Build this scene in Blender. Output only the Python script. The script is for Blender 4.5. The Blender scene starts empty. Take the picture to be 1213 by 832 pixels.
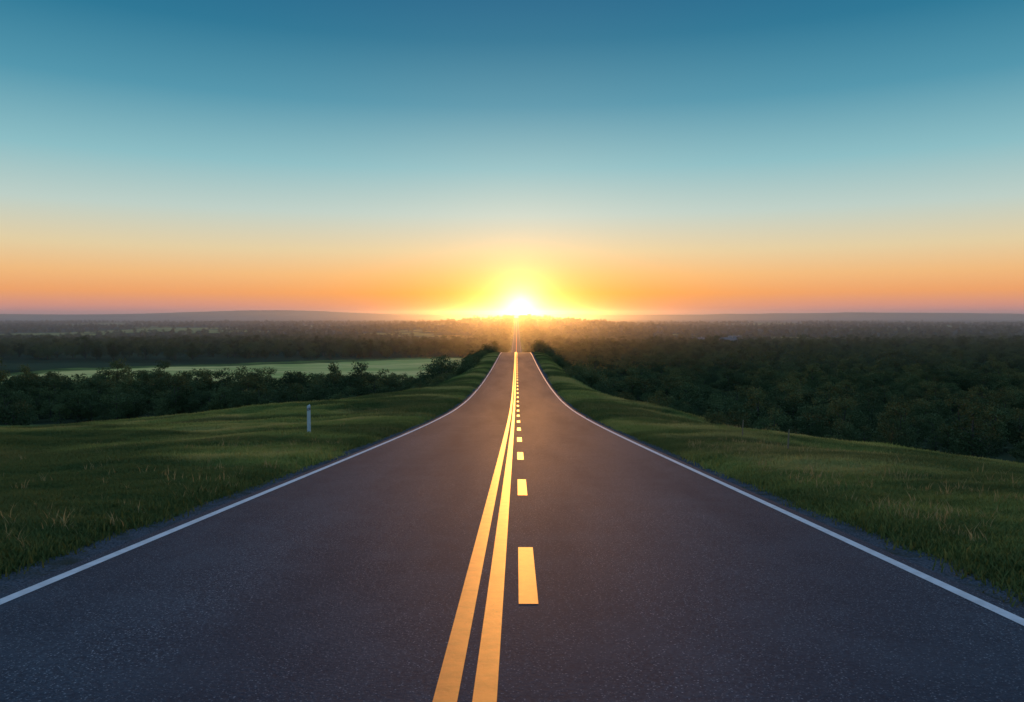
import bpy, math, random
import numpy as np
random.seed(7); rng=np.random.default_rng(7)
S=bpy.context.scene
S.view_settings.view_transform='Standard'; S.view_settings.look='None'; S.view_settings.exposure=0

# ---------------------------------------------------------------- helpers
def sstep(a,b,x):
    t=np.clip((np.asarray(x,float)-a)/(b-a),0,1); return t*t*(3-2*t)
RY=np.array([-60,-20,0,45,59,75.5,110,160,208,235,270,330,400,480,660,1000,1500,2100,2500,2900,3500,16000],float)
RZ=np.array([3.6,-0.1,-2,-6.37,-7.5,-8.5,-9.75,-10.7,-11.25,-12.0,-14.2,-20.,-26,-30.5,-36,-37,-26.5,-14.5,-10.5,-14,-33,-42],float)
def pchip(x,X,Y):
    h=np.diff(X); d=np.diff(Y)/h; m=np.zeros(len(X)); m[0]=d[0]; m[-1]=d[-1]
    for i in range(1,len(X)-1):
        if d[i-1]*d[i]>0:
            w1=2*h[i]+h[i-1]; w2=h[i]+2*h[i-1]; m[i]=(w1+w2)/(w1/d[i-1]+w2/d[i])
    x=np.clip(np.asarray(x,float),X[0],X[-1]); i=np.clip(np.searchsorted(X,x)-1,0,len(X)-2)
    t=(x-X[i])/h[i]; t2=t*t;t3=t2*t
    return (2*t3-3*t2+1)*Y[i]+(t3-2*t2+t)*h[i]*m[i]+(-2*t3+3*t2)*Y[i+1]+(t3-t2)*h[i]*m[i+1]
def R(y): return pchip(y,RY,RZ)
_lat=rng.random((64,64,)) 
def vnoise(x,y):
    x=np.asarray(x,float);y=np.asarray(y,float)
    xi=np.floor(x).astype(int);yi=np.floor(y).astype(int);fx=x-xi;fy=y-yi
    fx=fx*fx*(3-2*fx);fy=fy*fy*(3-2*fy)
    a=_lat[xi%64,yi%64];b=_lat[(xi+1)%64,yi%64];c=_lat[xi%64,(yi+1)%64];d=_lat[(xi+1)%64,(yi+1)%64]
    return (a*(1-fx)+b*fx)*(1-fy)+(c*(1-fx)+d*fx)*fy
def fbm(x,y,o=3):
    s=0;a=.5;t=0
    for k in range(o):
        s=s+a*vnoise(x*2**k+13*k,y*2**k+7*k);t+=a;a*=.5
    return s/t
def H(x,y):
    x=np.asarray(x,float);y=np.asarray(y,float);x,y=np.broadcast_arrays(x,y)
    r=R(y); ax=np.abs(x)
    yc=np.clip(y,-60,150)
    v=np.where(x<0,-2-.138*yc,-2.3-.188*np.minimum(yc,95)-.092*np.maximum(yc-95,0))
    vend=np.where(x<0,-22.7,-25.22)
    v=np.where(y>150,vend+(-29-vend)*sstep(150,380,y),v)
    v=v-17*sstep(450,1300,y)
    hill=np.exp(-((y-2500)/800)**2)*33*np.exp(-(x/330)**2)
    v=v+hill+(fbm(x/420.+3,y/500.)-.5)*12*sstep(600,1500,y)
    L=np.where(x<0,55,29)-np.where(x<0,38,13)*sstep(50,130,y)+60*sstep(300,700,y)
    b=sstep(0,1,(ax-6.5)/L)
    h=r*(1-b)+v*b
    far=sstep(6,14,ax)
    h=h+far*((fbm(x/17.,y/17.)-.5)*1.6*(1-0.5*sstep(80,300,y))+(fbm(x/3.,y/3.+9)-.5)*.28)
    h=h+sstep(5.5,6.0,ax)*((fbm(x*1.5,y*1.5)-.5)*.10+0.02)
    edge=np.where(x<0,5.45,4.95)
    h=h-0.10*(1-sstep(0,.55,ax-edge))
    f=sstep(6500,9500,y)
    ang=x/np.maximum(y,1)
    ridge=72*np.exp(-((ang+0.34)/.16)**2)+40*np.exp(-((ang-0.5)/.25)**2)+24*np.exp(-((ang+0.75)/.15)**2)+16*fbm(x/900.,y/900.+5)
    h=h+f*(ridge+24)
    return h

def mesh_obj(name,verts,faces,mat=None,smooth=False,link=True):
    me=bpy.data.meshes.new(name); me.from_pydata([tuple(map(float,v)) for v in verts],[],[tuple(map(int,f)) for f in faces]); me.update()
    if mat: me.materials.append(mat)
    if smooth: me.polygons.foreach_set('use_smooth',[True]*len(me.polygons))
    o=bpy.data.objects.new(name,me)
    if link: S.collection.objects.link(o)
    return o
def newmat(name):
    m=bpy.data.materials.new(name); m.use_nodes=True; nt=m.node_tree
    return m,nt,nt.nodes['Principled BSDF']
def N(nt,t,**k):
    n=nt.nodes.new(t)
    for a,b in k.items(): setattr(n,a,b)
    return n
def mixc(nt,f,a,b,blend='MIX'):
    n=N(nt,'ShaderNodeMix',data_type='RGBA',blend_type=blend)
    for s,v in ((n.inputs[0],f),(n.inputs[6],a),(n.inputs[7],b)):
        if isinstance(v,bpy.types.NodeSocket): nt.links.new(v,s)
        elif isinstance(v,(int,float)): s.default_value=v
        else: s.default_value=(*v,1)
    return n.outputs[2]
def mth(nt,op,a,b=None,c=None,clamp=False):
    n=N(nt,'ShaderNodeMath',operation=op); n.use_clamp=clamp
    for s,v in zip(n.inputs,(a,b,c)):
        if v is None: continue
        if isinstance(v,bpy.types.NodeSocket): nt.links.new(v,s)
        else: s.default_value=v
    return n.outputs[0]
def noise(nt,scale,detail=4,vec=None,rough=.55,mapping=None):
    n=N(nt,'ShaderNodeTexNoise'); n.inputs['Scale'].default_value=scale; n.inputs['Detail'].default_value=detail; n.inputs['Roughness'].default_value=rough
    g=N(nt,'ShaderNodeNewGeometry'); src=g.outputs['Position']
    if mapping:
        m=N(nt,'ShaderNodeMapping'); m.inputs['Scale'].default_value=mapping; nt.links.new(src,m.inputs[0]); src=m.outputs[0]
    nt.links.new(src,n.inputs['Vector']); return n.outputs[0]
def ramp(nt,f,p0,p1):
    n=N(nt,'ShaderNodeMapRange'); n.interpolation_type='SMOOTHSTEP'; n.inputs[1].default_value=p0; n.inputs[2].default_value=p1
    nt.links.new(f,n.inputs[0]); return n.outputs[0]
def bump(nt,b,h,st,dist):
    n=N(nt,'ShaderNodeBump'); n.inputs['Strength'].default_value=st; n.inputs['Distance'].default_value=dist
    nt.links.new(h,n.inputs['Height']); nt.links.new(n.outputs[0],b.inputs['Normal'])

# ---------------------------------------------------------------- materials
def mat_asphalt():
    m,nt,b=newmat('asphalt')
    fine=noise(nt,70,3); agg=noise(nt,28,4,rough=.8); big=noise(nt,1,4,mapping=(.55,.06,.2)); mid=noise(nt,1.3,4)
    c=mixc(nt,ramp(nt,agg,.35,.7),(.010,.022,.036),(.032,.060,.086))
    v=N(nt,'ShaderNodeTexVoronoi'); v.inputs['Scale'].default_value=38
    g=N(nt,'ShaderNodeNewGeometry'); nt.links.new(g.outputs['Position'],v.inputs['Vector'])
    st=mth(nt,'MULTIPLY',mth(nt,'LESS_THAN',v.outputs['Distance'],.3),ramp(nt,fine,.48,.6))
    c=mixc(nt,st,c,(.20,.24,.28))
    c=mixc(nt,mth(nt,'MULTIPLY',ramp(nt,big,.35,.7),.6),c,(.012,.024,.038))
    c=mixc(nt,mth(nt,'MULTIPLY',ramp(nt,mid,.4,.75),.25),c,(.042,.068,.092))
    nt.links.new(c,b.inputs['Base Color'])
    r=mth(nt,'MULTIPLY_ADD',big,.15,.70); nt.links.new(r,b.inputs['Roughness'])
    b.inputs['Specular IOR Level'].default_value=.05
    bump(nt,b,agg,.7,.014); return m
def mat_gravel():
    m,nt,b=newmat('gravel')
    v=N(nt,'ShaderNodeTexVoronoi'); v.inputs['Scale'].default_value=34
    g=N(nt,'ShaderNodeNewGeometry'); nt.links.new(g.outputs['Position'],v.inputs['Vector'])
    n=noise(nt,3,5)
    c=mixc(nt,v.outputs['Distance'],(.10,.12,.15),(.022,.028,.036))
    c=mixc(nt,ramp(nt,n,.4,.75),c,(.036,.042,.035))
    nt.links.new(c,b.inputs['Base Color']); b.inputs['Roughness'].default_value=1
    b.inputs['Specular IOR Level'].default_value=.0
    bump(nt,b,mth(nt,'SUBTRACT',1.0,v.outputs['Distance']),.9,.03); return m
def mat_paint(name,col,wear):
    m,nt,b=newmat(name)
    n=noise(nt,30,6,rough=.75); n2=noise(nt,2.2,4)
    f=ramp(nt,mth(nt,'MULTIPLY_ADD',n2,.35,n),wear,wear+.13)
    c=mixc(nt,f,col,(.06,.058,.056)); d=mixc(nt,ramp(nt,noise(nt,6,4),.3,.8),c,tuple(x*.72 for x in col))
    d=mixc(nt,f,d,(.06,.058,.056))
    nt.links.new(d,b.inputs['Base Color']); b.inputs['Roughness'].default_value=.5; b.inputs['Specular IOR Level'].default_value=.22
    bump(nt,b,n,.4,.006); return m
def mat_terrain():
    m,nt,b=newmat('meadow_ground')
    a=N(nt,'ShaderNodeAttribute'); a.attribute_name='cover'
    sp=N(nt,'ShaderNodeSeparateColor'); nt.links.new(a.outputs['Color'],sp.inputs[0])
    n1=noise(nt,.07,5,mapping=(.7,1.3,1)); n2=noise(nt,.9,5); n3=noise(nt,9,4); far=noise(nt,.004,6,mapping=(.7,2.4,1))
    g=mixc(nt,ramp(nt,n1,.4,.6),(.035,.055,.02),(.14,.16,.05))  # meadow mottling; its dark tone also paints in shaded hollows
    g=mixc(nt,mth(nt,'MULTIPLY',ramp(nt,n2,.4,.7),.6),g,(.05,.07,.024))
    g=mixc(nt,mth(nt,'MULTIPLY',ramp(nt,n3,.45,.7),.5),g,(.15,.15,.06))
    pale=mixc(nt,ramp(nt,noise(nt,.05,6,mapping=(.5,1.6,1)),.38,.62),(.64,.46,.17),(.34,.33,.10))
    pale=mixc(nt,mth(nt,'MULTIPLY',ramp(nt,noise(nt,.3,4,mapping=(.08,1,1)),.45,.6),.4),pale,(.22,.21,.08))
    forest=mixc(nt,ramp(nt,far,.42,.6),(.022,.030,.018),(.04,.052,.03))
    dist=mixc(nt,ramp(nt,far,.45,.58),(.04,.06,.06),(.09,.11,.10))  # bluish aerial haze painted into the far ground colour
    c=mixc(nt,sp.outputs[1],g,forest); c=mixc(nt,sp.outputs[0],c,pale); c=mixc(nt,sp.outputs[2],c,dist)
    nt.links.new(c,b.inputs['Base Color']); b.inputs['Roughness'].default_value=1
    b.inputs['Specular IOR Level'].default_value=.0
    bump(nt,b,n3,.8,.08); return m
def mat_leaf(name,c1,c2,tr=.25,patch=None):
    m,nt,b=newmat(name)
    oi=N(nt,'ShaderNodeObjectInfo'); n=noise(nt,.35,3)
    f=mth(nt,'MULTIPLY_ADD',oi.outputs['Random'],.7,mth(nt,'MULTIPLY',n,.5),clamp=True)
    c=mixc(nt,f,c1,c2)
    if patch:
        c=mixc(nt,mth(nt,'MULTIPLY',ramp(nt,noise(nt,.16,5,mapping=(1,.7,1)),.46,.62),.75),c,patch[0])
        c=mixc(nt,mth(nt,'MULTIPLY',ramp(nt,noise(nt,.07,5,mapping=(.7,1.3,1)),.58,.44),.8),c,patch[1])  # dark patches colour in the shade of hollows in the grass
    nt.links.new(c,b.inputs['Base Color']); b.inputs['Roughness'].default_value=.8; b.inputs['Specular IOR Level'].default_value=.1
    t=N(nt,'ShaderNodeBsdfTranslucent'); nt.links.new(c,t.inputs[0])
    mx=N(nt,'ShaderNodeMixShader'); mx.inputs[0].default_value=tr
    nt.links.new(b.outputs[0],mx.inputs[1]); nt.links.new(t.outputs[0],mx.inputs[2])
    nt.links.new(mx.outputs[0],nt.nodes['Material Output'].inputs[0]); return m
def mat_plain(name,c,r=.7):
    m,nt,b=newmat(name); n=noise(nt,12,4)
    nt.links.new(mixc(nt,n,tuple(x*.75 for x in c),tuple(min(1,x*1.2) for x in c)),b.inputs['Base Color']); b.inputs['Roughness'].default_value=r; return m
M_as=mat_asphalt(); M_gr=mat_gravel(); M_w=mat_paint('white_road_paint',(.42,.46,.52),.80); M_y=mat_paint('yellow_road_paint',(.92,.23,.035),.82)
M_t=mat_terrain(); M_leaf=mat_leaf('tree_foliage',(.022,.038,.018),(.10,.125,.05),.3)
M_grass=mat_leaf('grass_blades',(.13,.19,.045),(.24,.26,.075),.35,patch=((.40,.34,.12),(.045,.072,.024)))
M_dry=mat_leaf('dry_grass_blades',(.20,.18,.075),(.32,.26,.12),.35); M_bark=mat_plain('bark',(.06,.045,.035),.9)

# ---------------------------------------------------------------- ground
ys=list(np.arange(-30,36,.5)); 
while ys[-1]<14500: ys.append(ys[-1]*1.0145)
ys=np.array(ys)
xp=list(np.arange(0,13,.25))
while xp[-1]<12500: xp.append(xp[-1]*1.028)
xp=np.array(xp); xs=np.concatenate([-xp[:0:-1],xp])
X,Y=np.meshgrid(xs,ys); Z=H(X,Y)
def palefield(x,y):
    w=(fbm(x/40.,y/40.)-.5)*26
    far=506+(x+28)*.6
    near=250
    return sstep(0,8,far+w-y)*sstep(0,8,y-near)*sstep(0,8,-x-22+w*.3)*sstep(0,10,x+240)
def clearing(x,y):
    n=fbm(x/260.+31,y/330.+17,3)
    return sstep(.60,.64,n)*sstep(650,800,y)
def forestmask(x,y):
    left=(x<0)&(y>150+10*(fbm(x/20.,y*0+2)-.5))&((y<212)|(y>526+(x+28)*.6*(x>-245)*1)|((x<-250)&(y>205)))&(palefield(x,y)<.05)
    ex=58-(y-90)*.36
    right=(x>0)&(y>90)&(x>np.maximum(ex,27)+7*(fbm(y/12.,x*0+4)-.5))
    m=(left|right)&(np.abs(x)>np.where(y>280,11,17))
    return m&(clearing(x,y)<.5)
nx,ny=len(xs),len(ys)
V=np.stack([X.ravel(),Y.ravel(),Z.ravel()],1)
idx=np.arange(nx*ny).reshape(ny,nx)
F=np.stack([idx[:-1,:-1].ravel(),idx[:-1,1:].ravel(),idx[1:,1:].ravel(),idx[1:,:-1].ravel()],1)
me=bpy.data.meshes.new('ground'); me.vertices.add(len(V)); me.vertices.foreach_set('co',V.ravel())
me.loops.add(F.size); me.loops.foreach_set('vertex_index',F.ravel().astype(np.int32))
me.polygons.add(len(F)); me.polygons.foreach_set('loop_start',np.arange(0,F.size,4,dtype=np.int32)); me.update(calc_edges=True); me.validate()
me.polygons.foreach_set('use_smooth',[True]*len(me.polygons)); me.materials.append(M_t)
ca=me.color_attributes.new('cover','FLOAT_COLOR','POINT')
pf=palefield(V[:,0],V[:,1]); fm=forestmask(V[:,0],V[:,1]).astype(float); haze_tint=sstep(3000,5000,V[:,1])  # last mask fades in the painted distance haze
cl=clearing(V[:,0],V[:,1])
ca.data.foreach_set('color',np.stack([np.maximum(pf,cl*.3),fm,haze_tint,np.ones(len(V))],1).ravel())
ground=bpy.data.objects.new('ground',me); S.collection.objects.link(ground)

# ---------------------------------------------------------------- road
ry=ys[(ys>-30)&(ys<2800)]
def strip(name,x0,x1,dz,mat,yy=ry,parent=None,div=1):
    xx=np.linspace(x0,x1,div+1); v=[];f=[]
    for y in yy:
        r=float(R(y))
        for x in xx: v.append((x,y,r+dz))
    k=div+1
    for i in range(len(yy)-1):
        for j in range(div): f.append((i*k+j,i*k+j+1,(i+1)*k+j+1,(i+1)*k+j))
    o=mesh_obj(name,v,f,mat)
    if parent: o.parent=parent
    return o
road=strip('road',-4.98,4.50,0.0,M_as)
strip('gravel_shoulder',-6.1,-4.97,-.022,M_gr,parent=road); strip('gravel_shoulder_east',4.49,5.6,-.022,M_gr,parent=road)
strip('edge_line_west',-4.83,-4.70,.005,M_w,parent=road); strip('edge_line_east',4.22,4.35,.005,M_w,parent=road)
strip('centre_line_west',-.53,-.375,.005,M_y,parent=road); strip('centre_line_east',-.28,-.125,.005,M_y,parent=road)
v=[];f=[]
for k in range(60):
    a=6.65+k*6.85 -13.7; b_=a+2.4
    q=np.linspace(a,b_,6)
    for i,y in enumerate(q):
        z=float(np.interp(y,ry,R(ry)))
        v+= [(.02,y,z+.005),(.20,y,z+.005)]
        if i: n=len(v); f.append((n-4,n-3,n-1,n-2))
o=mesh_obj('dashed_line',v,f,M_y); o.parent=road

# ---------------------------------------------------------------- foliage prototypes
def tube(p0,p1,r0,r1,v,f,n=6):
    p0=np.array(p0,float);p1=np.array(p1,float);d=p1-p0;d/=np.linalg.norm(d)
    a=np.cross(d,[0.3,1,0.1]);a/=np.linalg.norm(a);b=np.cross(d,a);s=len(v)
    for p,r in((p0,r0),(p1,r1)):
        for i in range(n):
            t=2*math.pi*i/n; v.append(tuple(p+r*(math.cos(t)*a+math.sin(t)*b)))
    for i in range(n): f.append((s+i,s+(i+1)%n,s+n+(i+1)%n,s+n+i))
def tree(name,h,w,seed,leaves=1500,ls=.38,bushy=False):
    g=np.random.default_rng(seed); v=[];f=[]
    th=h*(.15 if bushy else .25)
    tube((0,0,-.6),(g.normal()*.1,g.normal()*.1,th),.035*h*.8,.024*h,v,f); tube((0,0,th),(g.normal()*.3,g.normal()*.3,h*.82),.024*h,.005*h,v,f)
    cl=[]
    nb=11 if not bushy else 9
    for i in range(nb):
        t=2*math.pi*i/nb*1.6+g.random(); hz=th+(h*.95-th)*g.random()**.9; rr=w*.5*(.45+.55*g.random())*math.sqrt(max(.1,1-((hz-h*.55)/(h*.5))**2))
        c=(rr*math.cos(t),rr*math.sin(t),hz); tube((0,0,max(th*.6,hz-rr*.6)),c,.011*h,.003*h,v,f,4)
        cl.append((c,w*(.16+.13*g.random())))
    cl.append(((g.normal()*.2,g.normal()*.2,h*.9),w*.2)); cl.append(((0,0,h*.6),w*.28)); cl.append(((0,0,h*.42),w*.3)); cl.append(((0,0,h*.2),w*.3))
    nt_=len(f)
    for i in range(leaves):
        c,r=cl[g.integers(len(cl))]; d=g.normal(size=3); d/=np.linalg.norm(d); p=np.array(c)+d*r*(g.random()**.35)*(1,1,.8)+g.normal(size=3)*.08
        if p[2]<.1: p[2]=.1+.2*g.random()
        a=g.normal(size=3);a/=np.linalg.norm(a);b=np.cross(a,g.normal(size=3));b/=np.linalg.norm(b); s=ls*(.5+g.random()*.8); n=len(v)
        v+=[tuple(p-a*s*.5),tuple(p+b*s*.35),tuple(p+a*s*.5),tuple(p-b*s*.35)]; f.append((n,n+1,n+2,n+3))
    o=mesh_obj(name,v,f,M_bark,link=False); o.data.materials.append(M_leaf)
    mi=np.zeros(len(f),dtype=np.int32); mi[nt_:]=1; o.data.polygons.foreach_set('material_index',mi)
    proto.objects.link(o); return o
def tuft(name,seed,blades,h,spread,mat,coll):
    g=np.random.default_rng(seed);v=[];f=[]
    for i in range(blades):
        bx,by=g.normal(size=2)*spread*.4; t=g.random()*6.28; hh=h*(.5+.7*g.random()); lean=hh*(.25+.5*g.random()); w=.006+.005*g.random(); dx,dy=math.cos(t),math.sin(t); n=len(v)
        px,py=-dy*w,dx*w
        v+=[(bx-px,by-py,-.02),(bx+px,by+py,-.02),(bx+dx*lean*.35+px*.8,by+dy*lean*.35+py*.8,hh*.6),(bx+dx*lean*.35-px*.8,by+dy*lean*.35-py*.8,hh*.6),(bx+dx*lean,by+dy*lean,hh)]
        f+=[(n,n+1,n+2,n+3),(n+3,n+2,n+4)]
    o=mesh_obj(name,v,f,mat,link=False); coll.objects.link(o)
def coll_of(name): return bpy.data.collections.new(name)
C_tree=coll_of('tree_prototypes'); C_bush=coll_of('shrub_prototypes'); C_grass=coll_of('grass_prototypes'); C_weed=coll_of('weed_prototypes')
proto=C_tree
for i,(h,w) in enumerate([(9,7.5),(8,8.5),(10.5,7),(7.2,7),(8.6,6),(7.5,9)]): tree(f'tree_{i}',h,w,20+i,2000,.42)
proto=C_bush
for i,(h,w) in enumerate([(2.4,3.4),(2.8,3),(1.9,3.0)]): tree(f'shrub_{i}',h,w,40+i,1200,.2,True)
for i in range(5): tuft(f'grass_tuft_{i}',60+i,34,.12,.28,M_grass,C_grass)
for i in range(3): tuft(f'weed_{i}',80+i,10,.34,.22,M_dry,C_weed)

def scatter(name,pts,scale,coll):
    pts=np.asarray(pts,float); me=bpy.data.meshes.new(name); me.vertices.add(len(pts)); me.vertices.foreach_set('co',pts.ravel())
    a=me.attributes.new('sc','FLOAT','POINT'); a.data.foreach_set('value',np.asarray(scale,np.float32))
    a=me.attributes.new('rz','FLOAT_VECTOR','POINT'); rv=np.zeros((len(pts),3),np.float32); rv[:,2]=rng.random(len(pts))*6.28; a.data.foreach_set('vector',rv.ravel())
    o=bpy.data.objects.new(name,me); S.collection.objects.link(o)
    ng=bpy.data.node_groups.new(name+'_instances','GeometryNodeTree')
    ng.interface.new_socket('Geometry',in_out='INPUT',socket_type='NodeSocketGeometry'); ng.interface.new_socket('Geometry',in_out='OUTPUT',socket_type='NodeSocketGeometry')
    gi=ng.nodes.new('NodeGroupInput'); go=ng.nodes.new('NodeGroupOutput'); ip=ng.nodes.new('GeometryNodeInstanceOnPoints'); ci=ng.nodes.new('GeometryNodeCollectionInfo')
    ci.inputs['Collection'].default_value=coll; ci.inputs['Separate Children'].default_value=True; ci.inputs['Reset Children'].default_value=True
    ip.inputs['Pick Instance'].default_value=True
    s=ng.nodes.new('GeometryNodeInputNamedAttribute'); s.data_type='FLOAT'; s.inputs[0].default_value='sc'
    r=ng.nodes.new('GeometryNodeInputNamedAttribute'); r.data_type='FLOAT_VECTOR'; r.inputs[0].default_value='rz'
    L=ng.links; L.new(gi.outputs[0],ip.inputs['Points']); L.new(ci.outputs[0],ip.inputs['Instance']); L.new(s.outputs[0],ip.inputs['Scale']); L.new(r.outputs[0],ip.inputs['Rotation']); L.new(ip.outputs[0],go.inputs[0])
    md=o.modifiers.new('instances','NODES'); md.node_group=ng; return o

def wood(x0,x1,y0,y1,sp,smin,smax,name,filt=None,extra=None):
    gx,gy=np.meshgrid(np.arange(x0,x1,sp),np.arange(y0,y1,sp)); gx=gx.ravel()+rng.normal(size=gx.size)*sp*.35; gy=gy.ravel()+rng.normal(size=gy.size)*sp*.35
    k=forestmask(gx,gy)&(np.abs(gx)<gy*.85+60)
    if filt is not None: k&=filt(gx,gy)
    gx,gy=gx[k],gy[k]; s=(smin+(smax-smin)*rng.random(len(gx)))*(.65+.7*fbm(gx/25.,gy/25.))
    if extra is not None:
        gx=np.concatenate([gx,extra[0]]);gy=np.concatenate([gy,extra[1]]);s=np.concatenate([s,extra[2]])
    z=H(gx,gy)
    return scatter(name,np.stack([gx,gy,z],1),s,C_tree)
wood(-330,-17,146,212,4.8,.42,1.0,'tree_line')
wood(14,520,90,620,6.4,.42,.95,'woodland')
n=900; ey=300+2500*rng.random(n)**1.1; exx=np.where(rng.random(n)<.5,-1,1)*(9.5+(6+ey*.012)*rng.random(n)); es=.55+.6*rng.random(n)
wood(-1500,1500,480,1400,13,.7,1.15,'forest',lambda x,y:~((x>0)&(x<520)&(y<620)),(exx,ey,es))
wood(-3800,3800,1400,4200,34,.8,1.5,'forest',lambda x,y:np.abs(x)>20)

# scrub on the embankment
P=[];sc=[]
for i in range(440):
    y=random.uniform(88,290); x=random.uniform(10.2,24)+ max(0,(125-y)*.2)
    P.append((x,y));sc.append(random.uniform(.5,1.35)*(1 if y<200 else .8))
for i in range(45):
    y=random.uniform(96,150); x=random.uniform(12.5,19)+ max(0,(125-y)*.2)
    P.append((x,y));sc.append(random.uniform(1.2,2.0))
for i in range(320):
    y=random.uniform(120,290); x=-random.uniform(9.2,24)-max(0,(150-y)*.12)
    P.append((x,y));sc.append(random.uniform(.5,1.2)*(1 if y<200 else .75))
for x,y,s in [(38,102,1.5),(41,103,1.3),(43.5,102,1.4),(35,104,1.0),(-88,128,1.9),(-90,133,1.7),(-75,134,1.1),(-92,126,1.8),(27,92,1.3),(-62,146,1.2),(-40,144,1.2),(-50,147,1.),(24,84,1.2),(21,80,.9),(26,76,.8),(30,84,1.1),(25.5,68,1.15),(27.3,68.5,1.0),(23.8,67.5,.9),(15.5,58,.55),(19,64,.7),(13.5,70,.6),(12.5,82,.7)]:
    P.append((x,y));sc.append(s)
P=np.array(P); scatter('shrubs',np.stack([P[:,0],P[:,1],H(P[:,0],P[:,1])],1),sc,C_bush)

# grass
gp=[];gs=[]
def addgrass(n,y0,y1,side,smin,smax):
    y=y0+(y1-y0)*rng.random(n)
    edge=5.5 if side<0 else 5.0
    wmax=np.maximum(y*.78+2,8)
    x=edge+(wmax-edge)*rng.random(n)**1.0
    x=x+ .25*(fbm(y*1.2,y*0+side)-.3)
    z=H(side*x,y); k=fbm(x*.8,y*.8)+rng.random(n)*.5>.45
    hs=.45+1.1*fbm(x*.35+40,y*.35)
    gp.append(np.stack([side*x,y,z],1)[k]); gs.append(((smin+(smax-smin)*rng.random(n))*hs)[k])
for s in(-1,1):
    addgrass(36000,5,20,s,.6,1.2); addgrass(50000,18,48,s,.8,1.5); addgrass(40000,45,100,s,1.2,2.3)
    addgrass(16000,5,60,s,.5,.9)
    n=26000; y=4+110*rng.random(n)**1.4; e=5.35 if s<0 else 4.85; x=e+ .25*rng.random(n)+1.6*rng.random(n)**1.3+.5*(fbm(y*.7,y*0+5+s)-.4)
    gp.append(np.stack([s*x,y,H(s*x,y)],1)); gs.append(.5+.8*rng.random(n))
    n=12000; y=90+130*rng.random(n); x=5.4+6*rng.random(n)
    gp.append(np.stack([s*x,y,H(s*x,y)],1)); gs.append(1.2+1.5*rng.random(n))
gp=np.concatenate(gp); gs=np.concatenate(gs); scatter('grass',gp,gs,C_grass)
n=4500; y=5+85*rng.random(n)**1.3; sd_=np.where(rng.random(n)<.35,-1,1); x=5.6+12*rng.random(n)**1.7; k=fbm(x*.3,y*.3+20)>.5
wp=np.stack([sd_*x,y,H(sd_*x,y)],1)[k]; scatter('dry_weeds',wp,.35+.6*rng.random(len(wp)),C_weed)

# ---------------------------------------------------------------- roadside delineator post
def box(cx,cy,cz,sx,sy,sz,v,f):
    s=len(v)
    for dz in(-1,1):
        for dx,dy in((-1,-1),(1,-1),(1,1),(-1,1)): v.append((cx+dx*sx/2,cy+dy*sy/2,cz+dz*sz/2))
    for q in((0,3,2,1),(4,5,6,7),(0,1,5,4),(1,2,6,5),(2,3,7,6),(3,0,4,7)): f.append(tuple(s+i for i in q))
M_pw=mat_plain('white_plastic',(.50,.53,.57),.5); M_pb=mat_plain('grey_band',(.18,.18,.2),.5); M_rf=mat_plain('reflector',(.4,.4,.4),.2); M_wood=mat_plain('weathered_wood',(.20,.15,.10),.85)
def post(x,y,h=1.1):
    z=float(H(x,y)); e=bpy.data.objects.new('delineator_post',None); S.collection.objects.link(e); e.location=(x,y,z)
    v=[];f=[]; n=10
    prof=[(-.25,1),(h-.04,.95),(h,.6)]
    for pz,sc_ in prof:
        for i in range(n):
            t=2*math.pi*i/n; v.append((math.cos(t)*.075*sc_,math.sin(t)*.055*sc_,pz+ (.03*math.cos(t) if pz==h else 0)))
    for k in range(2):
        for i in range(n): f.append((k*n+i,k*n+(i+1)%n,(k+1)*n+(i+1)%n,(k+1)*n+i))
    f.append(tuple(range(2*n,3*n)))
    o=mesh_obj('post_body',v,f,M_pw); o.parent=e
    v=[];f=[]
    for pz in(h-.22,h-.12):
        for i in range(n):
            t=2*math.pi*i/n; v.append((math.cos(t)*.077,math.sin(t)*.057,pz+.02*math.cos(t)))
    for i in range(n): f.append((i,(i+1)%n,n+(i+1)%n,n+i))
    o=mesh_obj('grey_band',v,f,M_pb); o.parent=e
    v=[];f=[]; box(0,-.06,h-.17,.04,.012,.06,v,f); o=mesh_obj('reflector',v,f,M_rf); o.parent=e
post(-8.35,29.5,1.25)
def stake(x,y,h):
    z=float(H(x,y)); v=[];f=[]; tube((0,0,-.2),(.01,.02,h*.6),.028,.025,v,f,7); tube((.01,.02,h*.6),(.03,.01,h),.025,.02,v,f,7); f.append(tuple(range(len(v)-7,len(v))))
    o=mesh_obj('wooden_stake',v,f,M_wood); o.location=(x,y,z)
stake(8.6,23.3,.72); stake(8.9,29,.8)

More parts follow.
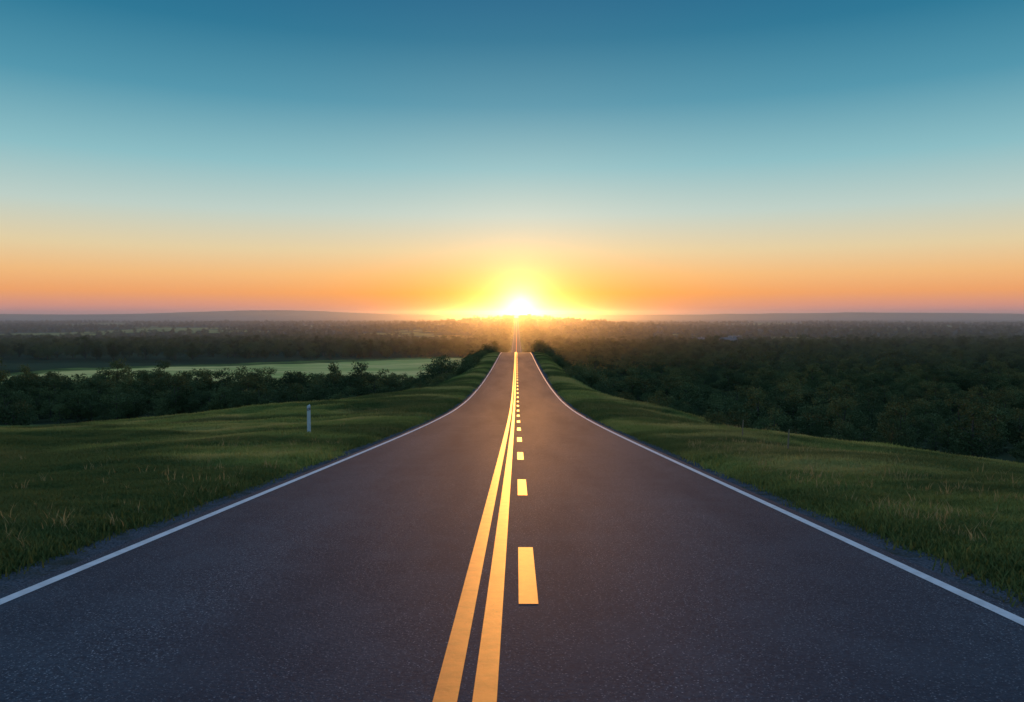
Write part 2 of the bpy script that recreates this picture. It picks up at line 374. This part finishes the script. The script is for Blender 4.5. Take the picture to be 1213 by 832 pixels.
# ---------------------------------------------------------------- distant farmhouses
M_wall=mat_plain('rendered_wall',(.30,.29,.27),.8); M_roof=mat_plain('slate_roof',(.10,.09,.09),.7); M_win=mat_plain('window_glass',(.03,.035,.04),.1)
def house(x,y,w,d,h,rot):
    e=bpy.data.objects.new('farmhouse',None); S.collection.objects.link(e); e.location=(x,y,float(H(x,y))+3); e.rotation_euler[2]=rot
    v=[(-w/2,-d/2,-5),(w/2,-d/2,-5),(w/2,d/2,-5),(-w/2,d/2,-5),(-w/2,-d/2,h),(w/2,-d/2,h),(w/2,d/2,h),(-w/2,d/2,h),(-w/2,0,h+d*.4),(w/2,0,h+d*.4)]
    f=[(0,1,5,4),(2,3,7,6),(1,2,6,9,5),(3,0,4,8,7)]
    o=mesh_obj('walls',v,f,M_wall); o.parent=e
    q=.5; v=[(-w/2-q,-d/2-q,h-.35),(w/2+q,-d/2-q,h-.35),(w/2+q,0,h+d*.4+.1),(-w/2-q,0,h+d*.4+.1),(-w/2-q,d/2+q,h-.35),(w/2+q,d/2+q,h-.35)]
    o=mesh_obj('roof',v,[(0,1,2,3),(3,2,5,4)],M_roof); o.parent=e
    v=[];f=[]
    for i in range(3):
        for k in range(2): box(-w/3+i*w/3,-d/2-.02,1.3+k*2.4,1.1,.1,1.3,v,f)
    o=mesh_obj('windows',v,f,M_win); o.parent=e
    v=[];f=[]; box(w*.3,0,h+d*.4+.5,.8,.8,1.6,v,f); o=mesh_obj('chimney',v,f,M_wall); o.parent=e
for a in [(205,720,17,9,4.2,.2),(330,1120,20,9,5,.1),(240,980,16,8,4,-.2)]: house(*a)

# ---------------------------------------------------------------- haze over the valley (real scattering air)
v=[];f=[]; box(0,3630,-20,14000,6760,100,v,f)
haze=mesh_obj('valley_haze',v,f)
m=bpy.data.materials.new('air_haze'); m.use_nodes=True; nt=m.node_tree; nt.nodes.clear()
ou=nt.nodes.new('ShaderNodeOutputMaterial')
def addsh(a,b_):
    n=nt.nodes.new('ShaderNodeAddShader'); nt.links.new(a,n.inputs[0]); nt.links.new(b_,n.inputs[1]); return n.outputs[0]
vs=nt.nodes.new('ShaderNodeVolumeScatter'); vs.inputs['Color'].default_value=(.42,.66,1,1); vs.inputs['Density'].default_value=9e-5; vs.inputs['Anisotropy'].default_value=.1
v2=nt.nodes.new('ShaderNodeVolumeScatter'); v2.inputs['Color'].default_value=(1,.8,.6,1); v2.inputs['Density'].default_value=7e-5; v2.inputs['Anisotropy'].default_value=.92
va=nt.nodes.new('ShaderNodeVolumeAbsorption'); va.inputs['Color'].default_value=(.5,.5,.5,1); va.inputs['Density'].default_value=5e-5
nt.links.new(addsh(addsh(vs.outputs[0],v2.outputs[0]),va.outputs[0]),ou.inputs['Volume']); haze.data.materials.append(m)

# ---------------------------------------------------------------- sun + sky
EL=math.radians(.45); AZ=math.radians(.3)
sd=np.array([math.sin(AZ)*math.cos(EL),math.cos(AZ)*math.cos(EL),math.sin(EL)])
su=bpy.data.lights.new('sun','SUN'); su.energy=2.0; su.angle=math.radians(.5); su.color=(1,.40,.08)
so=bpy.data.objects.new('sun',su); S.collection.objects.link(so)
from mathutils import Vector
EL2=math.radians(.9); sl=Vector((math.sin(AZ)*math.cos(EL2),math.cos(AZ)*math.cos(EL2),math.sin(EL2)))
so.rotation_euler=sl.to_track_quat('Z','Y').to_euler(); so.location=(0,300,60)

w=bpy.data.worlds.new('World'); S.world=w; w.use_nodes=True; nt=w.node_tree; nt.nodes.clear()
out=N(nt,'ShaderNodeOutputWorld'); bg=N(nt,'ShaderNodeBackground'); nt.links.new(bg.outputs[0],out.inputs[0])
tc=N(nt,'ShaderNodeTexCoord'); nm=N(nt,'ShaderNodeVectorMath',operation='NORMALIZE'); nt.links.new(tc.outputs['Generated'],nm.inputs[0])
sx=N(nt,'ShaderNodeSeparateXYZ'); nt.links.new(nm.outputs[0],sx.inputs[0])
def lin(c): return tuple(((x/255)/12.92 if x/255<=.04045 else ((x/255+.055)/1.055)**2.4) for x in c)
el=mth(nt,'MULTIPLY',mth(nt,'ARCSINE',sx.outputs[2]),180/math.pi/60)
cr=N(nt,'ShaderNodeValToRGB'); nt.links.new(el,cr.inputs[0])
stops=[(0,(176,134,152)),(.6,(214,146,130)),(1.6,(240,162,102)),(3.0,(240,186,126)),(4.8,(226,205,162)),(7.6,(188,206,198)),(11,(138,188,196)),(15.5,(80,149,172)),(20,(40,118,149)),(25,(20,94,134)),(34,(72,136,190)),(60,(175,215,255))]  # highest stops, out of view, brightened as added blue ambient fill
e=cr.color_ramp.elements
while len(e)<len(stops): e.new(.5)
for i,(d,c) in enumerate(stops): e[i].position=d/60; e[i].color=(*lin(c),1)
dt=N(nt,'ShaderNodeVectorMath',operation='DOT_PRODUCT'); nt.links.new(nm.outputs[0],dt.inputs[0]); dt.inputs[1].default_value=tuple(sd)
ang=mth(nt,'MULTIPLY',mth(nt,'ARCCOSINE',mth(nt,'MINIMUM',dt.outputs['Value'],.9999999)),180/math.pi)
def addv(base,col,fac):
    n=N(nt,'ShaderNodeVectorMath',operation='SCALE'); n.inputs[0].default_value=col
    nt.links.new(fac,n.inputs['Scale'])
    a=N(nt,'ShaderNodeVectorMath',operation='ADD'); nt.links.new(base,a.inputs[0]); nt.links.new(n.outputs[0],a.inputs[1]); return a.outputs[0]
def glow(width,col,strength,base):
    return addv(base,col,mth(nt,'MULTIPLY',mth(nt,'EXPONENT',mth(nt,'MULTIPLY',ang,-1/width)),strength))
c=cr.outputs[0]
c=glow(7,(1,.72,.42),.28,c); c=glow(2.4,(1,.46,.06),.5,c); c=glow(.8,(1,.72,.28),7.0,c)
hz=mth(nt,'EXPONENT',mth(nt,'MULTIPLY',mth(nt,'ABSOLUTE',el),-60/2.2)); az=mth(nt,'EXPONENT',mth(nt,'MULTIPLY',mth(nt,'POWER',mth(nt,'DIVIDE',ang,13.0),2.0),-1))
c=addv(c,(.40,-.02,-.32),mth(nt,'MULTIPLY',hz,az))
c=addv(c,(1,.85,.5),mth(nt,'MULTIPLY',mth(nt,'LESS_THAN',ang,.33),14))
sk=N(nt,'ShaderNodeTexSky'); sk.sky_type='NISHITA'; sk.sun_disc=False; sk.sun_elevation=EL; sk.sun_rotation=AZ
n=N(nt,'ShaderNodeVectorMath',operation='SCALE'); n.inputs['Scale'].default_value=.006; nt.links.new(sk.outputs[0],n.inputs[0])
a=N(nt,'ShaderNodeVectorMath',operation='ADD'); nt.links.new(c,a.inputs[0]); nt.links.new(n.outputs[0],a.inputs[1]); c=a.outputs[0]
mx=N(nt,'ShaderNodeVectorMath',operation='MAXIMUM'); nt.links.new(c,mx.inputs[0]); mx.inputs[1].default_value=(0,0,0)
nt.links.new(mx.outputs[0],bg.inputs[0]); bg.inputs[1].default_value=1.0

# ---------------------------------------------------------------- camera
cd=bpy.data.cameras.new('camera'); cam=bpy.data.objects.new('camera',cd); S.collection.objects.link(cam)
cd.sensor_width=36; cd.lens=26; cd.clip_end=40000; cd.clip_start=.1
cam.location=(0,0,0); cam.rotation_euler=(math.radians(90-2.81),0,math.radians(.36)); S.camera=cam
